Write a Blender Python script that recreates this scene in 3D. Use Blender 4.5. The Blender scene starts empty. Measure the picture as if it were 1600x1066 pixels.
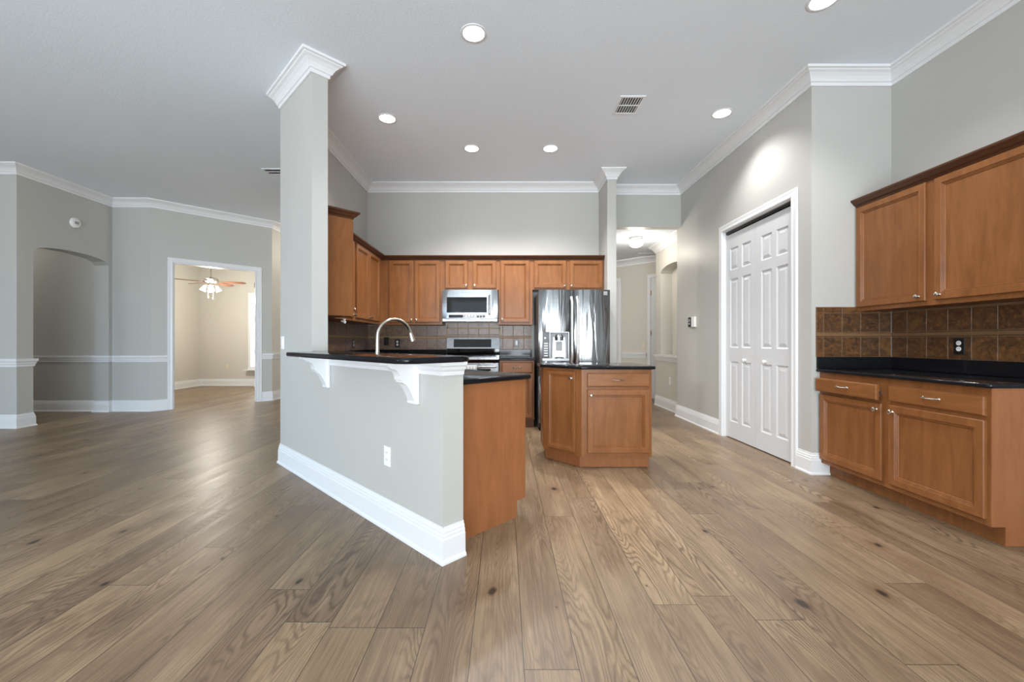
import bpy, bmesh, math, random
from mathutils import Vector, Matrix
random.seed(7)
PI = math.pi
sc = bpy.context.scene
COL = sc.collection

# ------------------------------------------------------------------ camera, world, daylight, exposure
cam_d = bpy.data.cameras.new('camera')
cam = bpy.data.objects.new('camera', cam_d); COL.objects.link(cam)
cam.location = (0, 0, 1.13); cam.rotation_euler = (PI/2, 0, 0)
cam_d.sensor_width = 36; cam_d.lens = 657/1600*36
cam_d.shift_x = 12/1600; cam_d.shift_y = 1/1600
cam_d.clip_start = .02
sc.camera = cam
sc.view_settings.view_transform = 'Standard'
sc.view_settings.look = 'None'
sc.view_settings.gamma = 1
sc.view_settings.use_curve_mapping = False
sc.view_settings.exposure = 0.07
sc.cycles.use_denoising = True
sc.cycles.max_bounces = 10
sc.cycles.diffuse_bounces = 6
sc.cycles.sample_clamp_indirect = 6

wd = bpy.data.worlds.new('world'); sc.world = wd; wd.use_nodes = True
wd.node_tree.nodes['Background'].inputs[0].default_value = (.75, .87, 1, 1)
wd.node_tree.nodes['Background'].inputs[1].default_value = 2.2

def area(name, loc, rot, sx, sy, power, color):
    d = bpy.data.lights.new(name, 'AREA'); d.shape = 'RECTANGLE'; d.size = sx; d.size_y = sy
    d.energy = power; d.color = color
    o = bpy.data.objects.new(name, d); COL.objects.link(o); o.location = loc; o.rotation_euler = rot
    return o
WIN = [(-8.6, -5.8), (-4.9, -2.6), (-2.0, 2.3)]          # windows in the wall behind the camera
DAY = (.42, .70, 1)
R_ = math.radians
area('window_daylight', (-7.2, -3.85, 1.2), (R_(165), 0, 0), 2.8, 1.6, 250, (.94, .97, 1))
area('window_daylight', (-3.75, -3.85, 1.2), (R_(165), 0, 0), 2.3, 1.6, 310, (.90, .96, 1))
area('window_daylight', (.15, -3.85, 1.2), (R_(160), 0, 0), 4.3, 1.6, 235, (.86, .94, 1))
lo = area('window_daylight', (-3.75, -3.92, .6), (R_(77), 0, 0), 2.3, .9, 46, DAY); lo.data.spread = R_(60)
lo = area('window_daylight', (.15, -3.92, 1.0), (R_(91), 0, 0), 4.3, 1.5, 95, (.88, .95, 1)); lo.data.spread = R_(100)

# ------------------------------------------------------------------ materials
def lin(c):
    return tuple(((v/255)/12.92 if v/255 <= .04045 else ((v/255+.055)/1.055)**2.4) for v in c) + (1,)
class N:
    def __init__(s, name):
        s.m = bpy.data.materials.new(name); s.m.use_nodes = True
        s.t = s.m.node_tree; s.b = s.t.nodes['Principled BSDF']
    def n(s, typ, **kw):
        x = s.t.nodes.new(typ)
        for k, v in kw.items(): setattr(x, k, v)
        return x
    def l(s, a, b): s.t.links.new(a, b)
    def setin(s, sock, v):
        if hasattr(v, 'is_output'): s.l(v, sock)
        else: sock.default_value = v
    def math(s, op, a, b=None, c=None):
        x = s.n('ShaderNodeMath', operation=op)
        s.setin(x.inputs[0], a)
        if b is not None: s.setin(x.inputs[1], b)
        if c is not None: s.setin(x.inputs[2], c)
        return x.outputs[0]
    def vec(s, x, y, z):
        c = s.n('ShaderNodeCombineXYZ')
        for i, v in enumerate((x, y, z)): s.setin(c.inputs[i], v)
        return c.outputs[0]
    def noise(s, v, scale, detail=3, rough=.5, dist=0):
        x = s.n('ShaderNodeTexNoise'); s.l(v, x.inputs['Vector'])
        x.inputs['Scale'].default_value = scale; x.inputs['Detail'].default_value = detail
        x.inputs['Roughness'].default_value = rough; x.inputs['Distortion'].default_value = dist
        return x.outputs[0]
    def ramp(s, f, stops, interp='LINEAR'):
        x = s.n('ShaderNodeValToRGB'); s.l(f, x.inputs[0]); e = x.color_ramp
        e.interpolation = interp
        while len(e.elements) < len(stops): e.elements.new(.5)
        for el, (p, c) in zip(e.elements, stops): el.position = p; el.color = c
        return x.outputs[0]
    def mix(s, f, a, b, mode='MIX'):
        x = s.n('ShaderNodeMix', data_type='RGBA', blend_type=mode)
        s.setin(x.inputs[0], f); s.setin(x.inputs[6], a); s.setin(x.inputs[7], b)
        return x.outputs[2]
    def remap(s, v, a, b, c=0, d=1):
        x = s.n('ShaderNodeMapRange'); s.setin(x.inputs[0], v)
        for i, k in enumerate((a, b, c, d)): x.inputs[i+1].default_value = k
        return x.outputs[0]
    def bump(s, h, strength=.1, dist=.01):
        x = s.n('ShaderNodeBump'); x.inputs['Strength'].default_value = strength
        x.inputs['Distance'].default_value = dist; s.l(h, x.inputs['Height'])
        s.l(x.outputs[0], s.b.inputs['Normal'])
    def obj(s): return s.n('ShaderNodeTexCoord').outputs['Object']
    def mapped(s, scale):
        mp = s.n('ShaderNodeMapping'); mp.inputs['Scale'].default_value = scale
        s.l(s.obj(), mp.inputs[0]); return mp.outputs[0]
    def base(s, c): s.setin(s.b.inputs['Base Color'], c)
    def rough(s, r): s.setin(s.b.inputs['Roughness'], r)

def plain(name, c, rough=.5, metal=0, bump=0, bscale=200):
    k = N(name); k.base(lin(c)); k.rough(rough); k.b.inputs['Metallic'].default_value = metal
    if bump:
        k.bump(k.noise(k.obj(), bscale, 3), bump, .004)
    return k.m
def paint(name, c, rough=.55, tex=.12, sc_=140):
    k = N(name); v = k.obj()
    f = k.noise(v, 1.3, 2)
    c = lin(c); c2 = tuple(x*.97 for x in c[:3])+(1,)
    k.base(k.mix(f, c, c2)); k.rough(rough)
    k.bump(k.noise(v, sc_, 3), tex, .004)
    return k.m
M = {}
M['wall'] = paint('grey_wall_paint', (186, 185, 180), .45)
M['cream'] = paint('cream_wall_paint', (206, 202, 193), .5)
M['ceil'] = paint('ceiling_paint', (233, 240, 247), .8, .3, 60)
M['trim'] = plain('white_trim_paint', (225, 226, 227), .35)
M['door'] = plain('white_door_paint', (212, 213, 215), .35)
M['white'] = plain('white_plastic', (235, 235, 232), .35)
M['slot'] = plain('dark_slot', (40, 40, 40), .6)
M['black'] = plain('black_plastic', (18, 18, 20), .3)
M['blackglass'] = plain('black_glass', (8, 8, 10), .04)
M['nickel'] = plain('satin_nickel', (205, 200, 190), .22, 1)
M['handle'] = plain('brushed_handle_metal', (205, 206, 207), .33, .6)
M['brass'] = plain('brass', (200, 160, 80), .25, 1)
M['hinge'] = plain('dull_hinge_metal', (120, 112, 100), .4, .9)
M['cream_plastic'] = plain('cream_plastic', (220, 212, 190), .4)
M['grey_plastic'] = plain('grey_plastic', (150, 152, 155), .4)

def wood(name, c1, c2, c3, rough=.33, horiz=False):
    k = N(name)
    v = k.mapped((1.2, 1.2, 6) if horiz else (6, 6, .9))
    g = k.noise(v, 3.0, 5, .6, .6)
    v2 = k.mapped((3, 3, 60) if horiz else (60, 60, 3))
    fine = k.noise(v2, 2.5, 3, .6)
    blot = k.noise(k.mapped((1.6, 1.6, 1.6)), 2.2, 3, .55, .4)
    c = k.ramp(g, [(.25, lin(c1)), (.52, lin(c2)), (.8, lin(c3))])
    c = k.mix(k.remap(fine, .3, .75, 0, .22), c, lin(c1))
    c = k.mix(k.remap(blot, .35, .75, 0, .28), c, lin(c3))
    k.base(c); k.rough(rough)
    k.bump(fine, .04, .002); k.b.inputs['Specular IOR Level'].default_value = .3
    return k.m
M['wood'] = wood('maple_cabinet_wood', (114, 70, 36), (132, 84, 47), (148, 98, 58))
M['wood_h'] = wood('maple_drawer_wood', (114, 70, 36), (132, 84, 47), (148, 98, 58), horiz=True)
M['wood_dark'] = wood('dark_stained_moulding', (72, 43, 27), (80, 49, 31), (90, 56, 36), horiz=True)
M['panel'] = wood('veneer_end_panel', (134, 84, 50), (148, 95, 60), (160, 104, 66))

def granite():
    k = N('black_granite'); v = k.obj()
    n = k.noise(v, 240, 3, .6)
    k.base(k.ramp(n, [(.0, (.004, .004, .005, 1)), (.62, (.010, .010, .012, 1)), (.75, (.05, .05, .055, 1))]))
    k.rough(.09); k.b.inputs['Specular IOR Level'].default_value = .22; return k.m
M['granite'] = granite()

def steel(name, wob=.35, base=(178, 180, 182), rough=.2):
    k = N(name)
    k.base(lin(base)); k.b.inputs['Metallic'].default_value = 1
    v = k.mapped((8, 8, .7))
    big = k.noise(v, 1.6, 2, .5, .8)
    fine = k.noise(k.mapped((2, 2, 900)), 1, 2)
    k.rough(k.remap(fine, .3, .7, rough-.05, rough+.06))
    k.bump(big, wob, .05)
    return k.m
M['steel'] = steel('stainless_steel', .2, (124, 125, 125), .18)
M['steel_flat'] = steel('stainless_steel_flat', .03, (150, 152, 154), .27)
M['fridge_side'] = plain('dark_grey_enamel', (58, 62, 64), .35)

def glass():
    k = N('window_glass'); t = k.t
    tr = k.n('ShaderNodeBsdfTransparent'); gl = k.n('ShaderNodeBsdfGlossy'); gl.inputs['Roughness'].default_value = .02
    fr = k.n('ShaderNodeFresnel'); mx = k.n('ShaderNodeMixShader')
    k.l(fr.outputs[0], mx.inputs[0]); k.l(tr.outputs[0], mx.inputs[1]); k.l(gl.outputs[0], mx.inputs[2])
    k.l(mx.outputs[0], t.nodes['Material Output'].inputs[0]); return k.m
M['glass'] = glass()
def emit(name, c, s):
    k = N(name); k.base((.9, .9, .9, 1)); k.b.inputs['Emission Color'].default_value = c
    k.b.inputs['Emission Strength'].default_value = s; return k.m
M['lens'] = emit('lit_lamp_lens', (1, .97, .93, 1), 14)
M['shade_lit'] = emit('lit_frosted_glass', (1, .93, .82, 1), 5)
M['sky_lit'] = emit('bright_window', (1, .96, .86, 1), 1.2)

def floor_mat():
    k = N('oak_plank_floor')
    p = k.n('ShaderNodeNewGeometry').outputs['Position']
    s = k.n('ShaderNodeSeparateXYZ'); k.l(p, s.inputs[0]); X, Y = s.outputs[0], s.outputs[1]
    u = k.math('DIVIDE', k.math('SUBTRACT', X, .068), .1905)
    i = k.math('FLOOR', u); fu = k.math('FRACT', u)
    w1 = k.n('ShaderNodeTexWhiteNoise', noise_dimensions='1D'); k.l(i, w1.inputs['W'])
    v = k.math('DIVIDE', k.math('ADD', Y, k.math('MULTIPLY', w1.outputs[0], 7.3)), 1.9)
    j = k.math('FLOOR', v); fv = k.math('FRACT', v)
    w2 = k.n('ShaderNodeTexWhiteNoise', noise_dimensions='2D'); k.l(k.vec(i, j, 0), w2.inputs['Vector'])
    pr = w2.outputs[0]
    w3 = k.n('ShaderNodeTexWhiteNoise', noise_dimensions='3D'); k.l(k.vec(i, j, 5.5), w3.inputs['Vector'])
    pr2 = w3.outputs[0]
    off = k.math('MULTIPLY', pr, 37.0)
    # cathedral grain: contours of a stretched noise field
    gv = k.vec(k.math('ADD', X, off), k.math('MULTIPLY', Y, .15), off)
    warp = k.noise(k.vec(k.math('MULTIPLY', X, 30), k.math('MULTIPLY', Y, 9), off), 1, 3, .55)
    field = k.noise(gv, 5.0, 1.5, .45)
    ph = k.math('ADD', k.math('MULTIPLY', field, 240), k.math('MULTIPLY', warp, 7))
    ring = k.math('ADD', k.math('MULTIPLY', k.math('SINE', ph), .5), .5)
    ring = k.math('POWER', ring, 2.2)
    fine = k.noise(k.vec(k.math('MULTIPLY', X, 140), k.math('MULTIPLY', Y, 4), off), 1, 4, .65)
    strk = k.noise(k.vec(k.math('MULTIPLY', X, 26), k.math('MULTIPLY', Y, .9), off), 1, 3, .6)
    blot = k.noise(k.vec(k.math('MULTIPLY', X, 3.5), k.math('MULTIPLY', Y, 1.2), off), 1, 3, .6, .6)
    gmask = k.remap(k.noise(k.vec(k.math('MULTIPLY', X, 4), k.math('MULTIPLY', Y, .8), k.math('ADD', off, 9)), 1, 2), .38, .68, 0, 1)
    c = k.ramp(pr, [(0, lin((100, 82, 64))), (.25, lin((136, 116, 93))), (.5, lin((120, 100, 77))), (.75, lin((158, 135, 105))), (1, lin((110, 92, 75)))])
    c = k.mix(k.remap(strk, .3, .75, 0, .55), c, lin((176, 150, 118)))
    c = k.mix(k.remap(blot, .42, .75, 0, .75), c, lin((104, 80, 60)))
    c = k.mix(k.math('MULTIPLY', k.math('MULTIPLY', ring, gmask), .72), c, lin((74, 56, 42)))
    c = k.mix(k.remap(fine, .42, .72, 0, .62), c, lin((88, 69, 54)))
    # knots
    vo = k.n('ShaderNodeTexVoronoi', voronoi_dimensions='2D'); vo.inputs['Scale'].default_value = 1.0
    kd = k.noise(k.vec(k.math('MULTIPLY', X, 14), k.math('MULTIPLY', Y, 10), 0), 1, 2)
    k.l(k.vec(k.math('MULTIPLY', k.math('ADD', X, k.math('MULTIPLY', kd, .03)), 2.3), k.math('MULTIPLY', Y, 1.3), 3.3), vo.inputs['Vector'])
    csep = k.n('ShaderNodeSeparateColor'); k.l(vo.outputs['Color'], csep.inputs[0])
    size = k.remap(csep.outputs[0], .45, 1, 0, .062)
    kn = k.remap(k.math('DIVIDE', vo.outputs['Distance'], k.math('MAXIMUM', size, .002)), .45, 1.0, 1, 0)
    halo = k.remap(k.math('DIVIDE', vo.outputs['Distance'], k.math('MAXIMUM', size, .002)), .6, 3.0, .5, 0)
    c = k.mix(halo, c, lin((96, 72, 52)))
    c = k.mix(k.math('MULTIPLY', kn, .9), c, lin((40, 32, 28)))
    # joints between the boards
    eu = k.math('MULTIPLY', k.math('MINIMUM', fu, k.math('SUBTRACT', 1, fu)), .1905)
    ev = k.math('MULTIPLY', k.math('MINIMUM', fv, k.math('SUBTRACT', 1, fv)), 1.9)
    gap = k.remap(k.math('MINIMUM', eu, ev), .0008, .0024, 1, 0)
    c = k.mix(k.math('MULTIPLY', gap, .85), c, lin((48, 38, 30)))
    k.base(c)
    k.rough(k.remap(strk, .3, .7, .32, .43))
    h = k.math('SUBTRACT', k.math('MULTIPLY', fine, .3), gap)
    k.bump(h, .12, .003)
    return k.m
M['floor'] = floor_mat()

def tile_mat(name, cs, dark, light):
    k = N(name)
    r = k.n('ShaderNodeNewGeometry').outputs['Random Per Island']
    v = k.obj()
    n = k.noise(v, 16, 5, .65, 1.2)
    n2 = k.noise(v, 40, 4, .6)
    c = k.ramp(r, [(p, lin(q)) for p, q in zip((0, .3, .55, .8, 1), cs)])
    c = k.mix(k.remap(n, .38, .66, 0, .85), c, lin(dark))
    c = k.mix(k.remap(n2, .52, .75, 0, .6), c, lin(light))
    k.base(c); k.rough(.32); k.bump(n, .3, .004); return k.m
M['tile'] = tile_mat('slate_look_tile', ((134, 106, 86), (150, 120, 96), (124, 104, 98), (142, 112, 88), (130, 110, 102)), (94, 76, 66), (164, 132, 102))
M['tile_warm'] = tile_mat('mottled_brown_tile', ((92, 60, 32), (116, 78, 42), (78, 52, 30), (104, 68, 36), (84, 58, 36)), (46, 32, 22), (150, 100, 52))
M['grout'] = plain('brown_grout', (150, 124, 98), .8)
M['grout_dark'] = plain('dark_brown_grout', (112, 86, 60), .8)
M['liner_dark'] = plain('brown_rope_liner', (118, 88, 58), .5, 0, .6, 120)
M['liner'] = plain('tan_rope_liner', (178, 146, 108), .5, 0, .6, 120)
M['towel'] = None
def towel_mat():
    k = N('checked_towel_cloth'); s = k.n('ShaderNodeSeparateXYZ'); k.l(k.obj(), s.inputs[0])
    a = k.math('LESS_THAN', k.math('FRACT', k.math('MULTIPLY', s.outputs[0], 26)), .13)
    b = k.math('LESS_THAN', k.math('FRACT', k.math('MULTIPLY', s.outputs[2], 26)), .13)
    k.base(k.mix(k.math('MAXIMUM', a, b), lin((225, 226, 226)), lin((110, 112, 118)))); k.rough(.9); return k.m
M['towel'] = towel_mat()
M['blade'] = wood('fan_blade_wood', (96, 60, 44), (116, 74, 54), (134, 88, 64), .4, True)

# ------------------------------------------------------------------ mesh helpers
def bmnew(): return bmesh.new()
def addbox(bm, x0, x1, y0, y1, z0, z1, bev=0, seg=2):
    vs = [bm.verts.new(p) for p in ((x0,y0,z0),(x1,y0,z0),(x1,y1,z0),(x0,y1,z0),(x0,y0,z1),(x1,y0,z1),(x1,y1,z1),(x0,y1,z1))]
    fs = [bm.faces.new([vs[i] for i in f]) for f in ((0,3,2,1),(4,5,6,7),(0,1,5,4),(1,2,6,5),(2,3,7,6),(3,0,4,7))]
    if bev:
        es = list({e for f in fs for e in f.edges})
        bmesh.ops.bevel(bm, geom=es, offset=bev, segments=seg, profile=.5, affect='EDGES')
def addprism(bm, poly, z0, z1, bev=0, seg=3):
    lo = [bm.verts.new((x, y, z0)) for x, y in poly]; hi = [bm.verts.new((x, y, z1)) for x, y in poly]
    n = len(poly)
    b = bm.faces.new(lo[::-1]); t = bm.faces.new(hi)
    for i in range(n): bm.faces.new((lo[i], lo[(i+1)%n], hi[(i+1)%n], hi[i]))
    if bev:
        bmesh.ops.bevel(bm, geom=list(b.edges)+list(t.edges), offset=bev, segments=seg, profile=.5, affect='EDGES')
def addextr(bm, prof, fn0, fn1):
    """polygon prof mapped by fn0 and fn1 into space, joined"""
    a = [bm.verts.new(fn0(*p)) for p in prof]; b = [bm.verts.new(fn1(*p)) for p in prof]; n = len(prof)
    bm.faces.new(a[::-1]); bm.faces.new(b)
    for i in range(n): bm.faces.new((a[i], a[(i+1)%n], b[(i+1)%n], b[i]))
def addlathe(bm, prof, c=(0,0,0), seg=20, axis='z', flip=1, caps=True):
    rings = []
    for r, h in prof:
        ring = []
        for i in range(seg):
            a = 2*PI*i/seg; x, y = r*math.cos(a), r*math.sin(a)
            if axis == 'z': p = (c[0]+x, c[1]+y, c[2]+h*flip)
            elif axis == 'y': p = (c[0]+x, c[1]+h*flip, c[2]+y)
            else: p = (c[0]+h*flip, c[1]+x, c[2]+y)
            ring.append(bm.verts.new(p))
        rings.append(ring)
    for a, b in zip(rings, rings[1:]):
        for i in range(seg): bm.faces.new((a[i], a[(i+1)%seg], b[(i+1)%seg], b[i]))
    if caps: bm.faces.new(rings[0][::-1]); bm.faces.new(rings[-1])
def addtube(bm, pts, r, seg=10):
    pts = [Vector(p) for p in pts]; n = len(pts)
    rs = r if isinstance(r, (list, tuple)) else [r]*n
    t0 = (pts[1]-pts[0]).normalized()
    up = Vector((0,0,1)) if abs(t0.z) < .9 else Vector((1,0,0))
    s = t0.cross(up).normalized(); rings = []
    for i in range(n):
        t = (pts[min(i+1,n-1)]-pts[max(i-1,0)]).normalized()
        s = (s - t*s.dot(t)).normalized(); q = t.cross(s)
        rings.append([bm.verts.new(pts[i]+(s*math.cos(2*PI*k/seg)+q*math.sin(2*PI*k/seg))*rs[i]) for k in range(seg)])
    for a, b in zip(rings, rings[1:]):
        for k in range(seg): bm.faces.new((a[k], a[(k+1)%seg], b[(k+1)%seg], b[k]))
    bm.faces.new(rings[0][::-1]); bm.faces.new(rings[-1])
def addsweep(bm, path, prof):
    """profile (d outward to the left of the path, z) mitred along a plan polyline"""
    P = [Vector(p) for p in path]; n = len(P); offs = []
    for i in range(n):
        ds = []
        if i > 0: ds.append((P[i]-P[i-1]).normalized())
        if i < n-1: ds.append((P[i+1]-P[i]).normalized())
        ns = [Vector((-d.y, d.x)) for d in ds]
        if len(ns) == 1: offs.append(ns[0])
        else:
            m = (ns[0]+ns[1]); m = m/ (1+ns[0].dot(ns[1])); offs.append(m)
    rings = [[bm.verts.new((P[i].x+offs[i].x*d, P[i].y+offs[i].y*d, z)) for d, z in prof] for i in range(n)]
    k = len(prof)
    for a, b in zip(rings, rings[1:]):
        for j in range(k): bm.faces.new((a[j], a[(j+1)%k], b[(j+1)%k], b[j]))
    bm.faces.new(rings[0][::-1]); bm.faces.new(rings[-1])
def addrings(bm, x0, x1, z0, z1, rings, sgn=1):
    """concentric rectangles (inset, y) in the xz plane facing -y, closed by a flat centre"""
    prev = None; first = None
    for ins, y in rings:
        r = [bm.verts.new(p) for p in ((x0+ins,y,z0+ins),(x1-ins,y,z0+ins),(x1-ins,y,z1-ins),(x0+ins,y,z1-ins))]
        if prev:
            for i in range(4): bm.faces.new((prev[i], prev[(i+1)%4], r[(i+1)%4], r[i]))
        else: first = r
        prev = r
    bm.faces.new(prev); bm.faces.new(first[::-1])
def link(name, bm, mats, parent=None, smooth=False, loc=None, rot=0):
    bmesh.ops.recalc_face_normals(bm, faces=bm.faces)
    me = bpy.data.meshes.new(name); bm.to_mesh(me); bm.free()
    for m in (mats if isinstance(mats, (list, tuple)) else [mats]): me.materials.append(m)
    if smooth:
        for p in me.polygons: p.use_smooth = True
        try: me.set_sharp_from_angle(angle=math.radians(40))
        except Exception: pass
    o = bpy.data.objects.new(name, me); COL.objects.link(o)
    if parent: o.parent = parent
    if loc is not None: o.location = loc
    if rot: o.rotation_euler = (0, 0, rot)
    return o
def tag(o, label, cat, group=None, kind=None):
    o['label'] = label; o['category'] = cat
    if group: o['group'] = group
    if kind: o['kind'] = kind
    return o
def empty(name, label, cat, loc, rot=0, group=None, kind=None):
    o = bpy.data.objects.new(name, None); o.empty_display_size = .1; COL.objects.link(o)
    o.location = loc; o.rotation_euler = (0, 0, rot)
    return tag(o, label, cat, group, kind)
def copy_tree(o, parent=None):
    c = o.copy(); COL.objects.link(c)
    if parent: c.parent = parent
    for ch in list(o.children): copy_tree(ch, c)
    return c
def box(name, x0, x1, y0, y1, z0, z1, m, parent=None, bev=0, smooth=False):
    bm = bmnew(); addbox(bm, x0, x1, y0, y1, z0, z1, bev); return link(name, bm, m, parent, smooth)

# ------------------------------------------------------------------ setting: plan numbers
CEIL = 3.43
XR, XN, YN = 2.62, 3.302, 3.586            # pantry wall, niche back, niche side
YB, XL = 6.14, -2.0                        # kitchen back wall, kitchen left wall
C = Vector((-.311, 2.15)); T45 = .092      # outer corner of the bar wall
R2 = math.sqrt(.5)
def onbar(s, d=0):                         # s metres along the bar wall from its end, d metres to the kitchen side
    return (C.x - s*R2 + d*R2, C.y + s*R2 + d*R2)
def struct(o, label, cat): return tag(o, label, cat, None, 'structure')

bm = bmnew(); addbox(bm, -10.2, 4.4, -4.2, 13.2, -.12, 0)
struct(link('floor', bm, M['floor']), 'brown oak plank floor running through all the rooms', 'floor')
bm = bmnew(); addbox(bm, -10.2, 4.4, -4.2, 13.2, CEIL, CEIL+.12)
struct(link('ceiling', bm, M['ceil']), 'high white ceiling over the kitchen and living room', 'ceiling')
bm = bmnew(); addbox(bm, -1.98, 4.2, 6.38, 13, 2.83, 2.9)
struct(link('ceiling_hall', bm, M['ceil']), 'lower ceiling of the hall behind the refrigerator wall', 'ceiling')
bm = bmnew(); addprism(bm, [(-7.9,6.93),(-5.83,6.93),(-4.58,8.18),(-4.58,10.75),(-7.9,10.75)], 3.05, 3.12)
struct(link('ceiling_den', bm, M['ceil']), 'ceiling of the cream room with the fan', 'ceiling')

def wall(name, label, m=None, boxes=(), prisms=()):
    bm = bmnew()
    for b in boxes: addbox(bm, *b)
    for p, z0, z1 in prisms: addprism(bm, p, z0, z1)
    return struct(link(name, bm, m or M['wall']), label, 'wall')
wall('wall_right', 'pale grey wall around the white pantry door', None,
     [(XR, XR+.12, YN, 3.82, 0, CEIL), (XR, XR+.12, 5.04, 6.38, 0, CEIL), (XR, XR+.12, 3.82, 5.04, 2.44, CEIL)])
wall('wall_niche_side', 'short grey wall between pantry corner and right hand cabinets', None, [(XR+.12, XN, YN, YN+.12, 0, CEIL)])
wall('wall_niche_back', 'grey wall behind the right hand cabinets', None, [(XN, XN+.12, -4, YN+.12, 0, CEIL)])
wall('wall_back', 'grey kitchen wall above the back row of cabinets', None, [(XL-.097, 1.382, YB, YB+.12, 0, CEIL)])
wall('wall_stub', 'narrow grey wall end standing right of the refrigerator', None, [(1.382, 1.502, 5.64, YB+.12, 0, CEIL)])
wall('wall_header', 'grey wall over the hall opening', None, [(1.502, XR, 6.24, 6.38, 2.83, CEIL)])
wall('wall_kitchen_left', 'grey kitchen wall behind the left row of cabinets', None,
     prisms=[([(XL, 4.023), (XL, YB), (XL-.097, YB), (-2.097, 3.936)], 0, CEIL)])
pc = onbar(1.759); pk = onbar(1.759, .13)
bm = bmnew(); addprism(bm, [pc, pk, (XL, 4.023), (-2.097, 3.936)], 0, CEIL)
struct(link('wall_column', bm, M['wall']), 'tall grey wall end rising beside the raised bar', 'wall')
HB = 1.024
bm = bmnew(); addprism(bm, [onbar(0), onbar(0, .13), pk, pc], 0, HB)
struct(link('wall_bar', bm, M['wall']), 'pale grey half wall carrying the raised black bar', 'wall')
# living room side
def arch(y0, y1, zs, rise, n=18):
    return [(y0+(y1-y0)*i/n, zs+rise*math.sqrt(max(0, 1-(2*i/n-1)**2))**.9) for i in range(n+1)]
bm = bmnew()
prof = [(5.475, 0), (5.668, 0)] + arch(5.668, 6.75, 2.35, .11) + [(6.75, 0), (6.81, 0), (6.81, CEIL), (5.475, CEIL)]
addextr(bm, prof, lambda y, z: (-6.35, y, z), lambda y, z: (-6.575, y, z))
struct(link('wall_arch', bm, M['wall']), 'grey wall with the arched opening', 'wall')
wall('wall_left', 'grey wall at the far left edge of the view', None, [(-10, -6.575, 5.475, 5.6, 0, CEIL)])
wall('wall_living_back', 'grey wall between the arched opening and the wide doorway', None, [(-10, -5.73, 6.81, 6.93, 0, CEIL)])
W1 = (-5.73, 6.81); L45 = 1.267*math.sqrt(2); DA, DB = .285, 1.548
bm = bmnew()
for b in ((0, DA, 0, .12, 0, CEIL), (DB, L45, 0, .12, 0, CEIL), (DA, DB, 0, .12, 2.46, CEIL)): addbox(bm, *b)
struct(link('wall_doorway', bm, M['wall'], None, False, (W1[0], W1[1], 0), PI/4), 'angled grey wall around the wide white doorway', 'wall')
wall('wall_corridor', 'warm lit corridor wall right of the wide doorway', M['cream'], [(-4.58, -4.463, 8.077, 13, 0, CEIL)])
wall('wall_den_left', 'cream left wall of the fan room', M['cream'], [(-7.9, -7.78, 6.93, 10.87, 0, 3.05)])
wall('wall_den_back', 'cream back wall of the fan room', M['cream'], [(-7.9, -4.58, 10.75, 10.87, 0, 3.05)])
# hall
bm = bmnew()
addbox(bm, 2.72, 2.92, 6.38, 7.54, 0, .905)
prof = [(6.38, .905), (6.45, .905)] + arch(6.45, 7.32, 2.31, .1) + [(7.32, .905), (7.54, .905), (7.54, 2.83), (6.38, 2.83)]
addextr(bm, prof, lambda y, z: (2.72, y, z), lambda y, z: (2.92, y, z))
addbox(bm, 2.92, 3.0, 6.38, 7.54, 0, 2.83)
struct(link('wall_hall_right', bm, M['cream']), 'cream hall wall with an arched display niche', 'wall')
wall('wall_hall_jog', 'end of the pantry wall at the hall opening', None, [(XR+.12, 3.0, 6.26, 6.38, 0, CEIL)])
bm = bmnew(); addbox(bm, -1.2, 2.4, 0, .12, 0, 2.83)
struct(link('wall_hall_back', bm, M['cream'], None, False, (2.41, 8.89, 0), -PI/4), 'angled cream wall at the end of the hall', 'wall')
# outer shell
bm = bmnew()
xs = [-10] + [v for w in WIN for v in w] + [XN]
for a, b in zip(xs[::2], xs[1::2]): addbox(bm, a, b, -4.12, -4, 0, CEIL)
for a, b in WIN: addbox(bm, a, b, -4.12, -4, 2.65, CEIL); addbox(bm, a, b, -4.12, -4, 0, .1)
struct(link('wall_rear', bm, M['wall']), 'grey wall with tall windows opposite the kitchen', 'wall')
bm = bmnew(); addbox(bm, -10.12, -10, -4.12, -1.9, 0, CEIL); addbox(bm, -10.12, -10, 2.5, 13, 0, CEIL); addbox(bm, -10.12, -10, -1.9, 2.5, 2.65, CEIL); addbox(bm, -10.12, -10, -1.9, 2.5, 0, .1)
struct(link('wall_outer_left', bm, M['wall']), 'outer grey wall of the living room', 'wall')
wall('wall_outer_back', 'outer wall behind the hall and corridor', M['cream'], [(-10.12, 4.32, 13, 13.12, 0, CEIL)])
wall('wall_outer_right', 'outer wall behind the pantry and hall', M['cream'], [(4.2, 4.32, YN, 13, 0, CEIL), (XN+.12, 4.32, YN, YN+.12, 0, CEIL)])
def window(n, label, w, h, loc, rot, cols, pane='glass'):
    r = empty('window_%d' % n, label, 'window', loc, rot, None, 'structure')
    bm = bmnew(); t = .06
    for a, b, c, d in ((0, w, 0, t), (0, w, h-t, h), (0, t, t, h-t), (w-t, w, t, h-t)): addbox(bm, a, b, 0, .08, c, d)
    for i in range(1, cols): addbox(bm, w*i/cols-.03, w*i/cols+.03, .01, .07, t, h-t)
    link('window_frame', bm, M['trim'], r)
    bm = bmnew(); addbox(bm, t, w-t, .036, .042, t, h-t); link('window_pane', bm, M[pane], r)
for i, (a, b) in enumerate(WIN):
    window(i+1, 'tall white framed window in the rear wall, number %s from the left corner' % ('one', 'two', 'three')[i], b-a, 2.55, (a, -4.1, .1), 0, 2)
window(4, 'tall white framed window in the outer left wall', 4.4, 2.55, (-10.02, -1.9, .1), PI/2, 3)

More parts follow.
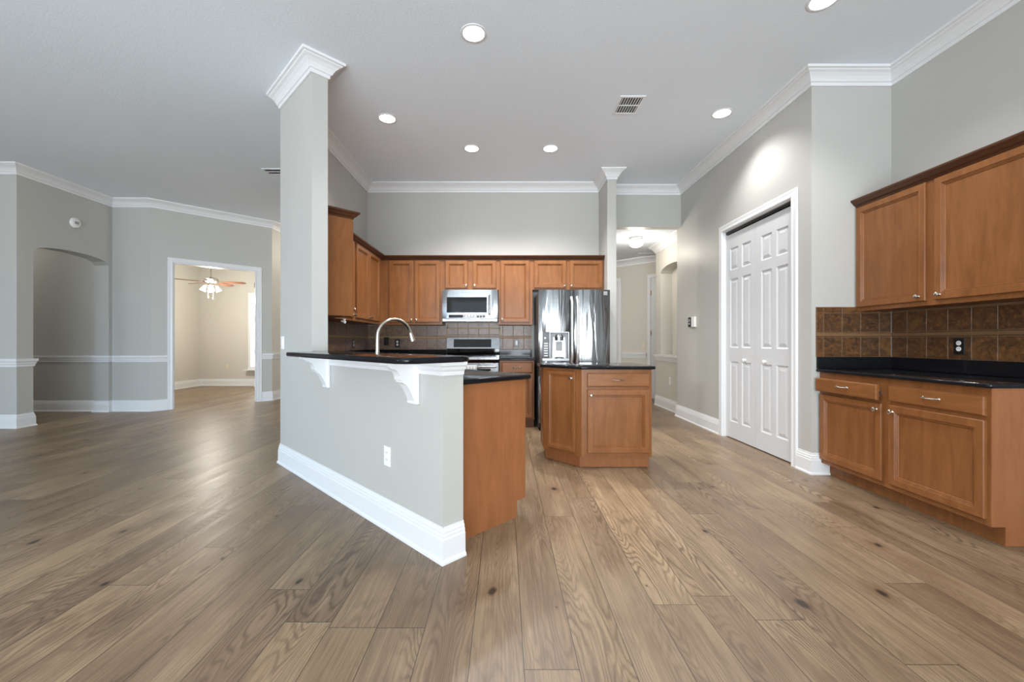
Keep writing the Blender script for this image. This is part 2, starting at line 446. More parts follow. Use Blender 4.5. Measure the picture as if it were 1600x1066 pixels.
# ---- mouldings
def crown(z): return [(0, z-.125), (.012, z-.125), (.016, z-.098), (.026, z-.094), (.032, z-.08), (.045, z-.06), (.066, z-.04), (.084, z-.03), (.09, z-.022), (.105, z-.018), (.108, z), (0, z)]
BASE = [(0, 0), (.028, 0), (.027, .012), (.019, .022), (.018, .12), (.015, .128), (.015, .14), (.011, .146), (.011, .158), (.006, .166), (.005, .18), (0, .18)]
RAIL = [(0, .80), (.012, .80), (.013, .825), (.02, .835), (.024, .86), (.034, .872), (.036, .905), (0, .905)]
def mould(name, label, paths, prof, m=None, cat='moulding'):
    bm = bmnew()
    for p in paths: addsweep(bm, p, prof)
    return struct(link(name, bm, m or M['trim']), label, cat)
c2 = onbar(1.759); c3 = (-2.097, 3.936)
mould('trim_1', 'white crown moulding around the kitchen and down the column', [[(XN, -4), (XN, YN), (XR, YN), (XR, 6.24), (1.502, 6.24), (1.502, 5.64), (1.382, 5.64), (1.382, YB), (XL, YB), (XL, 4.023), pk, c2, c3, (-2.097, 13)]], crown(CEIL))
mould('trim_2', 'white crown moulding along the living room walls', [[(-4.463, 13), (-4.463, 8.077), W1, (-6.35, 6.81), (-6.35, 5.475), (-10, 5.475)]], crown(CEIL))
mould('trim_3', 'white crown moulding in the hall', [[(2.72, 6.38), (2.72, 7.54), (3.4, 7.54)], [(3.4, 7.9), (1.2, 10.1)]], crown(2.83))
mould('baseboard_right', 'white baseboard either side of the pantry door', [[(2.762, YN), (XR, YN), (XR, 3.752)], [(XR, 5.108), (XR, 6.38), (2.72, 6.38), (2.72, 7.54), (3.3, 7.54)]], BASE, None, 'baseboard')
mould('baseboard_bar', 'tall white baseboard wrapping the half wall below the bar', [[onbar(0, .13), onbar(0), c3, (-2.097, 13)]], BASE, None, 'baseboard')
def on45(a): return (W1[0]+a*R2, W1[1]+a*R2)
lpath = [on45(.215), W1, (-6.35, 6.81), (-6.35, 6.75), (-6.575, 6.75), (-6.575, 6.81), (-9.9, 6.81)]
apath = [(-6.575, 5.668), (-6.35, 5.668), (-6.35, 5.475), (-10, 5.475)]
rpath = [(-4.463, 13), (-4.463, 8.077), on45(1.618)]
mould('baseboard_left', 'white baseboard along the living room walls and through the arched opening', [rpath, lpath, apath], BASE, None, 'baseboard')
mould('trim_4', 'white chair rail along the living room walls and through the arched opening', [rpath, lpath, apath], RAIL)
mould('baseboard_den', 'white baseboard around the fan room', [[(-4.58, 10.75), (-7.78, 10.75), (-7.78, 7.0)]], BASE, None, 'baseboard')
def onhall(a): return (2.41+a*R2, 8.89-a*R2)
mould('trim_5', 'white chair rail in the hall', [[(2.72, 6.38), (2.72, 7.54), (3.3, 7.54)], [onhall(.63), onhall(.1)]], RAIL)
mould('baseboard_hall', 'white baseboard on the angled hall wall', [[onhall(.63), onhall(.1)]], BASE, None, 'baseboard')
mould('trim_6', 'white cove trim under the bar top', [[onbar(0, .13), onbar(0), onbar(1.759)]],
      [(0, .955), (.006, .955), (.009, .975), (.018, .985), (.024, 1.0), (.034, 1.008), (.036, HB), (0, HB)])

# ---- doors
CAS = [(0, 0), (.07, 0), (.07, .012), (.062, .018), (.03, .015), (.012, .02), (0, .018)]
def casing(bm, x0, x1, h, w=.07):
    """door casing in the local xz plane, standing out towards -y"""
    def strip(a, b, side):
        pass
    rings = []
    for px, pz, mx, mz in ((x0, 0, -1, 0), (x0, h, -1, 1), (x1, h, 1, 1), (x1, 0, 1, 0)):
        rings.append([bm.verts.new((px+mx*d, -t, pz+mz*d)) for d, t in CAS])
    k = len(CAS)
    for a, b in zip(rings, rings[1:]):
        for j in range(k): bm.faces.new((a[j], a[(j+1)%k], b[(j+1)%k], b[j]))
    bm.faces.new(rings[0][::-1]); bm.faces.new(rings[-1])
def knob(parent, x, y, z, m, r=.016, name='knob'):
    bm = bmnew()
    addlathe(bm, [(r*.6, 0), (r*.55, .003), (r*.32, .006), (r*.3, .012), (r*.75, .016), (r, .021), (r*.95, .026), (r*.6, .03), (0.0005, .031)], (x, y, z), 14, 'y', -1)
    return link(name, bm, m, parent, True)
def pull(parent, x, y, z, m, w=.1):
    bm = bmnew(); pts = []; rs = []
    for i in range(13):
        t = i/12; a = (t-.5)*2
        pts.append((x+a*w/2, y-.004-.024*(1-a**4)-(.004*math.cos(a*PI*2)), z)); rs.append(.0045+.0022*math.cos(a*PI*3)**2)
    addtube(bm, pts, rs, 8)
    for s in (-1, 1): addlathe(bm, [(.009, 0), (.008, .004), (.004, .007)], (x+s*w/2, y, z), 10, 'y', -1)
    return link('handle', bm, m, parent, True)

# bifold pantry door, local x runs from far to near
d1 = empty('door_1', 'white two leaf bifold pantry door with white knobs', 'door', (XR, 5.04, 0), -PI/2, None, 'structure')
bm = bmnew(); casing(bm, 0, 1.22, 2.44)
for b in ((0, .012, 0, .12, 0, 2.44), (1.208, 1.22, 0, .12, 0, 2.44), (.012, 1.208, 0, .12, 2.428, 2.44)): addbox(bm, *b)
link('door_frame', bm, M['trim'], d1)
box('track', .012, 1.208, .03, .06, 2.40, 2.428, M['black'], d1)
PANELS = [(.20, .90), (1.06, 1.86), (1.96, 2.22)]
for q in range(2):
    bm = bmnew(); w = .594; x0 = .014+q*.597; yf = .03
    # slab with recessed raised panels: grid of quads
    px = [0, .085, .255, .34, .51, w]; px = [0, .09, .262, .332, .504, w]
    pz = [0.012]+[v for p in PANELS for v in p]+[2.385]
    for i in range(5):
        for j in range(len(pz)-1):
            a, b, c, d = x0+px[i], x0+px[i+1], pz[j], pz[j+1]
            if i in (1, 3) and j % 2 == 1:
                addrings_pts = [(0, yf), (.012, yf+.009), (.02, yf+.010), (.05, yf+.002)]
                prev = None
                for ins, y in addrings_pts:
                    r = [bm.verts.new(p) for p in ((a+ins,y,c+ins),(b-ins,y,c+ins),(b-ins,y,d-ins),(a+ins,y,d-ins))]
                    if prev:
                        for t in range(4): bm.faces.new((prev[t], prev[(t+1)%4], r[(t+1)%4], r[t]))
                    prev = r
                bm.faces.new(prev)
            else:
                bm.faces.new([bm.verts.new(p) for p in ((a,yf,c),(b,yf,c),(b,yf,d),(a,yf,d))])
    bmesh.ops.remove_doubles(bm, verts=bm.verts, dist=1e-5)
    # edges and back
    A = [(x0,yf,pz[0]),(x0+w,yf,pz[0]),(x0+w,yf,pz[-1]),(x0,yf,pz[-1])]
    va = [bm.verts.new(p) for p in A]; vb = [bm.verts.new((p[0], yf+.034, p[2])) for p in A]
    for t in range(4): bm.faces.new((va[t], va[(t+1)%4], vb[(t+1)%4], vb[t]))
    bm.faces.new(vb)
    lf = link('door_leaf', bm, M['door'], d1)
    knob(lf, x0+(.40 if q == 0 else .16), yf, .925, M['white'], .02)

# wide doorway with hinges, local to the angled wall
d2 = empty('door_2', 'wide white cased doorway to the fan room with bare hinges', 'door', (W1[0], W1[1], 0), PI/4, None, 'structure')
bm = bmnew(); casing(bm, DA, DB, 2.46)
for b in ((DA, DA+.018, 0, .12, 0, 2.46), (DB-.018, DB, 0, .12, 0, 2.46), (DA+.018, DB-.018, 0, .12, 2.442, 2.46)): addbox(bm, *b)
for b in ((DA+.018, DA+.03, .045, .075, 0, 2.442), (DB-.03, DB-.018, .045, .075, 0, 2.442)): addbox(bm, *b)
link('door_frame', bm, M['trim'], d2)
for z in (.32, .94, 1.56, 2.2):
    bm = bmnew(); addbox(bm, DA+.018, DA+.022, .078, .114, z-.05, z+.05); addtube(bm, [(DA+.024, .117, z-.05), (DA+.024, .117, z+.05)], .006); link('hinge', bm, M['hinge'], d2)
    bm = bmnew(); addbox(bm, DB-.022, DB-.018, .078, .114, z-.05, z+.05); addtube(bm, [(DB-.024, .117, z-.05), (DB-.024, .117, z+.05)], .006); link('hinge', bm, M['hinge'] if z > 2 else M['white'], d2)
# hall doors in the angled hall wall
d3 = empty('door_3', 'cream hall door with brass knob beside the refrigerator wall', 'door', (2.41, 8.89, 0), -PI/4, None, 'structure')
bm = bmnew(); casing(bm, -.88, .0, 2.40); link('door_frame', bm, M['trim'], d3)
bm = bmnew(); addbox(bm, -.88, .0, -.004, .03, .01, 2.40); lf = link('door_leaf', bm, M['door'], d3); knob(lf, -.07, -.004, .93, M['brass'], .028, 'door_knob')
d4 = empty('door_4', 'cream hall door beside the arched hall niche', 'door', (2.41, 8.89, 0), -PI/4, None, 'structure')
bm = bmnew(); casing(bm, .72, 1.5, 2.40); link('door_frame', bm, M['trim'], d4)
bm = bmnew(); addbox(bm, .72, 1.5, -.004, .03, .01, 2.40); link('door_leaf', bm, M['door'], d4)
for z in (.4, 1.3, 2.1):
    bm = bmnew(); addtube(bm, [(.73, -.012, z-.05), (.73, -.012, z+.05)], .007); link('hinge', bm, M['brass'], d4)
# den window
window(5, 'bright window on the back wall of the fan room', .9, 1.94, (-6.50, 10.665, .43), 0, 1, 'sky_lit')
bm = bmnew(); addbox(bm, -6.58, -5.56, 10.6, 10.75, .40, .43)
struct(link('trim_7', bm, M['trim']), 'white sill under the fan room window', 'window sill')

# ------------------------------------------------------------------ cabinets
DOORR = [(0, 0), (0, -.015), (.004, -.02), (.007, -.02), (.046, -.02), (.049, -.0145), (.054, -.0155), (.057, -.010), (.062, -.011), (.066, -.005), (.07, -.0055)]
DRAWR = [(0, 0), (0, -.013), (.006, -.019), (.012, -.02)]
def front(parent, kind, x0, x1, z0, z1, hw=None, wood='wood'):
    bm = bmnew(); addrings(bm, x0, x1, z0, z1, DOORR if kind == 'door' else DRAWR)
    o = link(kind, bm, M['wood'] if kind == 'door' else M['wood_h'], parent)
    if hw and kind == 'door': knob(o, hw[0], -.02, hw[1], M['nickel'])
    if hw and kind == 'drawer': pull(o, hw[0], -.02, hw[1], M['nickel'])
    return o
def upper(label, W, D, z0, z1, loc, rot, fronts, group=None):
    r = empty('wall_cabinet', label, 'cabinet', loc, rot, group)
    bm = bmnew(); addbox(bm, 0, W, 0, D, z0, z1); link('body', bm, M['wood'], r)
    for f in fronts: front(r, *f)
    return r
BT = .885
def base_cab(label, W, D, loc, rot, fronts, group=None, BT=.885):
    r = empty('base_cabinet', label, 'cabinet', loc, rot, group)
    prof = [(0, .105), (0, BT), (D, BT), (D, 0), (.075, 0), (.075, .105)]
    bm = bmnew(); addextr(bm, prof, lambda y, z: (0, y, z), lambda y, z: (W, y, z)); link('body', bm, M['wood'], r)
    for f in fronts: front(r, *f)
    return r
UZ0, UZ1 = 1.365, 2.27
G = 'kitchen wall cabinets'
YF = 5.82
def sh(l, x0): return [(k, a-x0, b-x0, c, d, (h[0]-x0, h[1]) if h else None) for k, a, b, c, d, h in l]
upper('double door wall cabinet in the back left corner of the kitchen', .831, .315, UZ0, UZ1, (-1.69, YF, 0), 0,
      sh([('door', -1.59, -1.258, 1.40, 2.25, (-1.283, 1.43)), ('door', -1.236, -.89, 1.40, 2.25, (-1.211, 1.43))], -1.69), G)
upper('short double door wall cabinet above the microwave', .779, .315, 1.845, UZ1, (-.859, YF, 0), 0,
      sh([('door', -.815, -.505, 1.868, 2.25, (-.53, 1.90)), ('door', -.434, -.115, 1.868, 2.25, (-.409, 1.90))], -.859), G)
upper('single door wall cabinet between microwave and refrigerator', .47, .315, UZ0, UZ1, (-.08, YF, 0), 0,
      sh([('door', -.053, .345, 1.40, 2.25, (-.028, 1.43))], -.08), G)
upper('short double door wall cabinet above the refrigerator', .985, .315, 1.85, UZ1, (.39, YF, 0), 0,
      sh([('door', .413, .855, 1.872, 2.25, (.83, 1.90)), ('door', .903, 1.355, 1.872, 2.25, (.928, 1.90))], .39), G)
upper('double door wall cabinet on the left kitchen wall', 1.1, .305, UZ0, UZ1, (-1.69, 4.72, 0), PI/2,
      sh([('door', 4.77, 5.21, 1.40, 2.25, (5.185, 1.43)), ('door', 5.225, 5.66, 1.40, 2.25, (5.25, 1.43))], 4.72), G)
upper('narrow single door wall cabinet hidden behind the tall end panel', .55, .305, UZ0, UZ1, (-1.69, 4.17, 0), PI/2,
      [('door', .06, .52, 1.40, 2.25, (.5, 1.43))], G)
# angled cabinet behind the column
KX = 2.023+.002
def pt(s, d): return ((s-d)/2, (s+d)/2)           # s = X+Y, d = Y-X
r = empty('wall_cabinet', 'angled end wall cabinet showing its side panel beside the column', 'cabinet', (-1.7, 4.0, 0), 0, G)
bm = bmnew(); addprism(bm, [(p[0]+1.7, p[1]-4.0) for p in (pt(2.4755, 5.265), pt(KX, 5.265), (XL+.002, 4.03), (XL+.002, 4.166), (-1.69, 4.166))], UZ0, UZ1)
link('body', bm, M['wood'], r)
p0 = pt(2.4755, 5.265)
bm = bmnew(); addrings(bm, .03, .39, 1.40, 2.25, DOORR)
o = link('door', bm, M['wood'], r, False, (p0[0]+1.7+.39*-R2+.0-.0, p0[1]-4.0+.39*R2, 0), PI/4*3)
o.location = (p0[0]+1.7, p0[1]-4.0, 0)
knob(o, .055, -.02, 1.43, M['nickel'])
CC = [(0, 2.255), (.006, 2.255), (.01, 2.268), (.024, 2.276), (.036, 2.292), (.046, 2.3), (.05, 2.306), (.05, 2.318), (0, 2.318)]
bm = bmnew(); addsweep(bm, [(1.378, YF), (-1.69, YF), (-1.69, 4.166), pt(2.4755, 5.265), pt(KX, 5.265)], CC)
tag(link('cabinet_crown_moulding', bm, M['wood_dark']), 'dark brown crown strip on top of the kitchen wall cabinets', 'moulding')

# base units of the kitchen
bc = base_cab('maple base cabinet between range and refrigerator', .455, .61, (-.062, 5.53, 0), 0,
     [('drawer', .03, .43, .72, .86, (.23, .79)), ('door', .03, .43, .13, .70, (.06, .66))])
base_cab('maple base cabinet in the back left kitchen corner', 1.16, .60, (-1.995, 5.53, 0), 0,
     [('drawer', .66, 1.13, .72, .86, (.9, .79)), ('door', .66, 1.13, .13, .70, (1.1, .66))])
base_cab('maple base cabinet along the left kitchen wall', 1.22, .60, (-1.39, 4.30, 0), PI/2,
     [('drawer', .04, .58, .72, .86, (.31, .79)), ('door', .04, .58, .13, .70, (.55, .66)), ('drawer', .62, 1.15, .72, .86, (.88, .79)), ('door', .62, 1.15, .13, .70, (.65, .66))])
SF = 2.023+.62/R2; DE = 2.645
po = pt(SF, DE)
pen = base_cab('angled peninsula base cabinet with plain veneer end panel behind half wall', 2.1, .618, (po[0], po[1], 0), PI*.75,
     [('door', .03, .5, .13, .86, (.46, .8)), ('door', .53, 1.0, .13, .70, None), ('door', 1.02, 1.5, .13, .70, None), ('drawer', .53, 1.5, .72, .86, None)])
bm = bmnew(); D = .6185
addextr(bm, [(-.003, .105), (-.003, BT), (D, BT), (D, 0), (.075, 0), (.075, .105)], lambda y, z: (-.012, y, z), lambda y, z: (0, y, z))
ep = link('end_panel', bm, M['panel'], pen); ep['label'] = 'plain vertical grain veneer panel'

# worktops
def worktop(label, poly, z0=BT, z1=.915, strips=(), name='countertop'):
    bm = bmnew(); addprism(bm, poly, z0, z1, .011, 4)
    o = tag(link(name, bm, M['granite'], None, True), label, 'countertop')
    for s in strips:
        bm = bmnew(); addprism(bm, s, z1, z1+.1, .002, 1); link('backsplash_strip', bm, M['granite'], o)
    return o
def rounded(poly, idx, r, n=6):
    out = []
    for i, p in enumerate(poly):
        if i not in idx: out.append(p); continue
        P = Vector(p); A = (Vector(poly[i-1])-P).normalized(); B = (Vector(poly[(i+1) % len(poly)])-P).normalized()
        a, b = P+A*r, P+B*r
        for k in range(n+1):
            t = k/n; q = a*(1-t)**2+P*2*t*(1-t)+b*t*t; out.append((q.x, q.y))
    return out
e0, e1 = pt(2.025, 2.602), pt(SF+.072, 2.602)
worktop('black granite worktop wrapping the back, left and angled kitchen cabinets',
        rounded([(-.84, 5.50), (-.84, YB-.001), (XL+.001, YB-.001), (XL+.001, 4.03), e0, e1, (-1.36, SF+.072+1.36), (-1.36, 5.50)], [5], .022),
        strips=[[(-.84, YB-.022), (-.84, YB-.001), (XL+.001, YB-.001), (XL+.001, YB-.022)], [(XL+.022, 4.05), (XL+.022, YB-.023), (XL+.001, YB-.023), (XL+.001, 4.05)]])
worktop('short black granite worktop between range and refrigerator', [(-.066, 5.50), (.402, 5.50), (.402, YB-.001), (-.066, YB-.001)],
        strips=[[(-.066, YB-.022), (.40, YB-.022), (.40, YB-.001), (-.066, YB-.001)]])
# raised bar top: overhang towards the living side
o_, e_ = .26, .045
def bar(s, d): return onbar(s, d)
bp = [bar(-e_, -o_), bar(-e_, .165), bar(1.755, .165), bar(1.755, -.002), bar(1.60, -.002), bar(1.60, -o_)]
bm = bmnew(); addprism(bm, rounded(bp, [0, 1, 5], .10 if False else .07, 7)[::1], HB, HB+.03, .012, 4)
tag(link('bar_counter', bm, M['granite'], None, True), 'long raised black granite bar top on the half wall', 'countertop')

# island
isl = empty('kitchen_island', 'free standing maple island with angled corner and black top', 'kitchen island', (.9, 4.0, 0))
IX0, IX1, IY0, IY1, ch = .375, 1.308, 3.73, 4.34, .31
bm = bmnew(); P = [(.685, IY0), (IX1, IY0), (IX1, IY1), (IX0, IY1), (IX0, IY0+ch)]
addprism(bm, [(x-.9, y-4) for x, y in P], .105, BT); link('body', bm, M['wood'], isl)
bm = bmnew(); P2 = [(.68, IY0+.065), (IX1-.004, IY0+.065), (IX1-.004, IY1-.02), (IX0+.03, IY1-.02), (IX0+.03, IY0+ch+.055)]
addprism(bm, [(x-.9, y-4) for x, y in P2], 0, .105); link('toe_kick', bm, M['panel'], isl)
for kind, a, b, c, d, h in (('drawer', .735, 1.285, .73, .85, (1.01, .79)), ('door', .735, 1.285, .145, .705, (.765, .655))):
    f = front(isl, kind, a-.9, b-.9, c, d, (h[0]-.9, h[1])); f.location = (0, IY0-4, 0)
bm = bmnew(); L = .4384
addrings(bm, .06, L-.06, .135, .86, [(0, 0), (0, -.015), (.004, -.02), (.03, -.02), (.036, -.015), (.042, -.015), (.05, -.011)])
f = link('door', bm, M['wood'], isl, False, (IX0-.9, IY0+ch-4, 0), -PI/4); knob(f, L-.09, -.02, .80, M['nickel'])
tp = [(.69-.012, IY0-.035), (IX1+.03, IY0-.035), (IX1+.03, IY1+.03), (IX0-.035, IY1+.03), (IX0-.035, IY0+ch-.012)]
worktop('black granite top on the kitchen island', rounded(tp, [1, 2, 3], .03, 4), BT, .913)

# right hand niche units: local x runs from far to near
NX = 2.69
rb = base_cab('maple base cabinet at the right edge with two drawers and two doors', 1.258, .61, (NX, YN-.003, 0), -PI/2,
     [('drawer', .02, .60, .715, .825, (.30, .775)), ('door', .02, .60, .14, .69, (.565, .645)),
      ('drawer', .655, 1.24, .715, .825, (.95, .775)), ('door', .655, 1.24, .14, .69, (.69, .645))], None, .872)
bm = bmnew(); D = .61
addextr(bm, [(-.001, .105), (-.001, .872), (D, .872), (D, 0), (.075, 0), (.075, .105)], lambda y, z: (1.2585, y, z), lambda y, z: (1.264, y, z))
o = link('end_panel', bm, M['panel'], rb); o['label'] = 'plain veneer end panel'
dw = [c for c in rb.children if c.name.startswith('drawer')][0]; dw.location.y = -.035
bm = bmnew()
addbox(bm, .05, .57, .001, .034, .735, .80)
o = link('drawer_box', bm, M['panel'], dw)
box('drawer_slide', .571, .582, .001, .034, .75, .775, M['steel_flat'], dw)
worktop('black granite worktop on the right hand base cabinet',
        rounded([(NX-.033, YN-.001), (NX-.033, 2.30), (XN-.001, 2.30), (XN-.001, YN-.001)], [1], .03, 3), .872, .9,
        strips=[[(NX-.03, YN-.022), (XN-.022, YN-.022), (XN-.022, YN-.001), (NX-.03, YN-.001)], [(XN-.022, 2.31), (XN-.001, 2.31), (XN-.001, YN-.001), (XN-.022, YN-.001)]])
upper('large maple wall cabinet at the right edge', 1.26, .30, 1.387, 2.285, (XN-.30, YN-.003, 0), -PI/2,
      [('door', .015, .60, 1.42, 2.262, (.555, 1.455)), ('door', .662, 1.245, 1.42, 2.262, (.70, 1.455))])
CC2 = [(d, z+.012) for d, z in CC]
bm = bmnew(); addsweep(bm, [(XN-.001, 2.32), (XN-.30, 2.32), (XN-.30, YN-.001)], CC2)
tag(link('cabinet_crown_moulding', bm, M['wood_dark']), 'dark brown crown strip on the right hand wall cabinet', 'moulding')

# ------------------------------------------------------------------ tile backsplashes (local x along the wall, tiles stand out to -y)
def tiles(label, loc, rot, rects, liners, T=.152, g=.0065, x_first=None, thick=.009, mat='tile', gm='grout'):
    r = empty('tile_backsplash', label, 'tile backsplash', loc, rot)
    bg = bmnew(); bt = bmnew()
    for x0, x1, z0, z1, rows, xf in rects:
        addbox(bg, x0, x1, -thick+.003, 0, z0, z1)
        z = z0
        for h in rows:
            x = x0; first = True
            while x < x1-.002:
                w = (xf if (first and xf) else T); first = False
                xe = min(x+w, x1)
                if xe-x > .012 and h > .012: addbox(bt, x+g/2, xe-g/2, -thick, -thick+.006, z+g/2, min(z+h, z1)-g/2, .0015, 1)
                x += w
            z += h
    link('grout_bed', bg, M[gm], r); link('tile_field', bt, M[mat], r)
    if liners:
        bl = bmnew()
        for x0, x1, z0, z1 in liners: addbox(bl, x0, x1, -thick-.004, -thick+.004, z0, z1, .003, 2)
        link('rope_liner', bl, M['liner' if mat == 'tile' else 'liner_dark'], r)
    return r
RW = [.165, .03, .156]
tiles('brown tile backsplash on the kitchen back wall behind the range', (XL, YB-.0005, 0), 0,
      [(0, 1.17, 1.016, 1.364, RW, .11), (1.17, 1.928, .90, 1.40, [.15, .15, .03, .17], .0), (1.928, 2.395, 1.016, 1.364, RW, .05)],
      [(.0, 1.16, 1.184, 1.204), (1.16, 1.18, 1.184, 1.335), (1.16, 1.94, 1.315, 1.335), (1.92, 1.94, 1.184, 1.335), (1.94, 2.395, 1.184, 1.204)])
tiles('brown tile backsplash on the left kitchen wall', (XL+.0005, 4.05, 0), PI/2, [(0, 2.075, 1.016, 1.364, RW, 0)], [(0, 2.07, 1.184, 1.204)])
tiles('mottled brown tile backsplash on the short wall beside the pantry', (XR+.035, YN-.0005, 0), 0, [(0, .636, 1.0, 1.425, [.168, .043, .163, .051], .06)],
      [(0, .636, 1.175, 1.203)], T=.158, mat='tile_warm', gm='grout_dark')
tiles('mottled brown tile backsplash under the right hand wall cabinet', (XN-.0005, YN-.011, 0), -PI/2, [(0, 1.24, 1.0, 1.386, [.168, .043, .163, .012], .14)],
      [(0, 1.24, 1.175, 1.203)], T=.158, mat='tile_warm', gm='grout_dark')

# ------------------------------------------------------------------ outlets and switches (local: plate on the xz plane facing -y)
def outlet(label, loc, rot, plate, face, group=None, w=.072, h=.118):
    r = empty('wall_outlet', label, 'outlet', loc, rot, group)
    box('cover_plate', -w/2, w/2, -.006, 0, -h/2, h/2, plate, r, .002)
    for s in (-1, 1):
        bm = bmnew(); addlathe(bm, [(.0005, -.001), (.017, 0), (.0165, .003), (.0005, .0032)], (0, -.0055, s*.021), 16, 'y', -1)
        o = link('socket', bm, face, r, True)
        bm = bmnew()
        for x in (-.006, .006): addbox(bm, x-.001, x+.001, -.0094, -.0085, s*.021-.002, s*.021+.006)
        link('slot', bm, M['slot'], o)
    return r
def switch(label, loc, rot, plate, face, w=.072, h=.118, n=1):
    r = empty('wall_switch', label, 'light switch', loc, rot)
    box('cover_plate', -w/2, w/2, -.006, 0, -h/2, h/2, plate, r, .002)
    for i in range(n):
        x = (i-(n-1)/2)*.046
        bm = bmnew(); addbox(bm, x-.016, x+.016, -.010, -.005, -.033, .033, .002); link('rocker', bm, face, r)
    return r
TH = .0095
outlet('black outlet with white sockets on the kitchen back wall near the corner', ((621-788)/657*(YB-TH), YB-TH, 1.13-2.5/107), 0, M['black'], M['white'])
outlet('black outlet with white sockets on the left kitchen wall', (XL+TH, 5.54, 1.13-3/118), PI/2, M['black'], M['white'])
switch('black framed blank switch on the kitchen back wall in the tile corner', (-1.72, YB-TH, 1.135), 0, M['black'], M['black'])
switch('black framed white rocker switch between range and refrigerator', (.178, YB-TH, 1.13-2/107), 0, M['black'], M['white'])
outlet('black outlet with white sockets under the right hand wall cabinet', (XN-TH, XN*657/(1499-788)-.01, 1.098), -PI/2, M['black'], M['white'])
w0 = onbar(.557, -.0005); outlet('white outlet low on the grey half wall under the bar', (w0[0], w0[1], .438), -PI/4, M['white'], M['white'])
w0 = onbar(2.452, -.0005); switch('white rocker switch at the left edge of the grey column', (w0[0], w0[1], 1.12), -PI/4, M['white'], M['white'])
outlet('small white outlet low on the hall wall below the niche', (2.7195, 2.72*657/(1047-788), 1.13-61/95.2), -PI/2, M['white'], M['white'])
w0 = onhall(.57); switch('cream rocker switch on the angled hall wall', (w0[0]-.001, w0[1]-.001, 1.05), -PI/4, M['cream_plastic'], M['cream_plastic'])
outlet('cream outlet on the back wall of the fan room', (-7.08, 10.7495, .5), 0, M['cream_plastic'], M['cream_plastic'])
# thermostat
th = empty('thermostat', 'white wall thermostat with dark screen beside the pantry door', 'thermostat', (XR-.0005, 5.83, 1.40), -PI/2)
box('back_plate', -.10, .10, -.008, 0, -.075, .075, M['cream_plastic'], th, .003)
box('case', -.095, .095, -.028, -.008, -.068, .072, M['white'], th, .004)
sc_ = box('screen', -.085, .0, -.036, -.028, -.066, .07, M['black'], th, .003)
box('display', -.066, -.02, -.0375, -.036, .005, .045, M['grey_plastic'], sc_)
bm = bmnew(); addlathe(bm, [(.011, 0), (.011, .003), (.001, .004)], (-.043, -.036, -.022), 12, 'y', -1); link('button', bm, M['white'], sc_)

# ------------------------------------------------------------------ refrigerator
FX0, FX1, FY = .432, 1.332, 5.30
fr = empty('refrigerator', 'stainless french door refrigerator with ice dispenser', 'refrigerator', (FX0, FY, 0))
W = FX1-FX0
box('body', .0, W, .07, .80, .03, 1.765, M['fridge_side'], fr, .006)
box('base_grille', .02, W-.02, .05, .07, .0, .09, M['black'], fr)
def bulge(x, a, b, amt=.02): 
    t = (x-a)/(b-a)*2-1; return -amt*(1-t**2)
def fdoor(bm, x0, x1, z0, z1, a, b, n=14, y1=.062):
    xs = [x0+(x1-x0)*i/n for i in range(n+1)]
    poly = [(x, bulge(x, a, b)) for x in xs]+[(x1, y1), (x0, y1)]
    addprism(bm, poly, z0, z1, .004, 2)
S = .448; ZD0, ZD1 = .70, 1.783
A0, A1, NZ0, NZ1 = .045, .385, .885, 1.255           # dispenser opening, left edge to right edge
bm = bmnew()
fdoor(bm, .0, A0, ZD0, ZD1, 0, S, 3); fdoor(bm, A1, S-.003, ZD0, ZD1, 0, S, 4)
fdoor(bm, A0, A1, NZ1, ZD1, 0, S, 10); fdoor(bm, A0, A1, ZD0, NZ0, 0, S, 10)
ld = link('door', bm, M['steel'], fr, True)
bm = bmnew(); fdoor(bm, S+.003, W, ZD0, ZD1, S, W); rd = link('door', bm, M['steel'], fr, True)
bm = bmnew(); fdoor(bm, .0, W, .10, ZD0-.006, 0, W, 16); fz = link('freezer_drawer', bm, M['steel'], fr, True)
for parent, x in ((ld, S-.035), (rd, S+.035)):
    bm = bmnew(); pts = []
    for i in range(17):
        t = i/16; pts.append((x, -.012-.055*min(1, 3.2*math.sin(PI*t))**.6 if 0 < t < 1 else -.004, .86+.83*t))
    addtube(bm, pts, .017, 14); link('handle', bm, M['handle'], parent, True)
bm = bmnew(); pts = [(.08+(W-.16)*i/16, -.02-.05*min(1, 3.2*math.sin(PI*i/16))**.6 if 0 < i < 16 else -.01, .62) for i in range(17)]
addtube(bm, pts, .013, 12); link('handle', bm, M['steel_flat'], fz, True)
dp = box('dispenser', A0, A1, .02, .03, NZ0, NZ1, M['grey_plastic'], fr)
bm = bmnew()
for b in ((.135, .145, -.02, .03, NZ0, NZ1), (A1-.014, A1, -.02, .03, NZ0, NZ1), (.145, A1-.014, -.022, .03, NZ1-.012, NZ1), (A0, A1, -.026, .03, NZ0, NZ0+.035)): addbox(bm, *b, .003)
link('bezel', bm, M['steel_flat'], dp)
cp = box('control_panel', A0, .135, -.022, .02, NZ0+.035, NZ1, M['black'], dp)
for i in range(6):
    bm = bmnew(); addbox(bm, A0+.022, A0+.068, -.0235, -.022, NZ0+.062+i*.031, NZ0+.074+i*.031); link('button_mark', bm, M['white'], dp)
bm = bmnew(); addlathe(bm, [(.001, 0), (.012, 0), (.012, .001), (.001, .0012)], (A0+.035, -.022, NZ1-.08), 14, 'y', -1); link('round_light', bm, M['white'], dp)
bm = bmnew(); addextr(bm, [(.185, NZ1-.07), (.335, NZ1-.07), (.345, NZ0+.035), (.175, NZ0+.035)], lambda x, z: (x, .012, z), lambda x, z: (x, .02, z)); link('back_panel', bm, M['steel_flat'], dp)
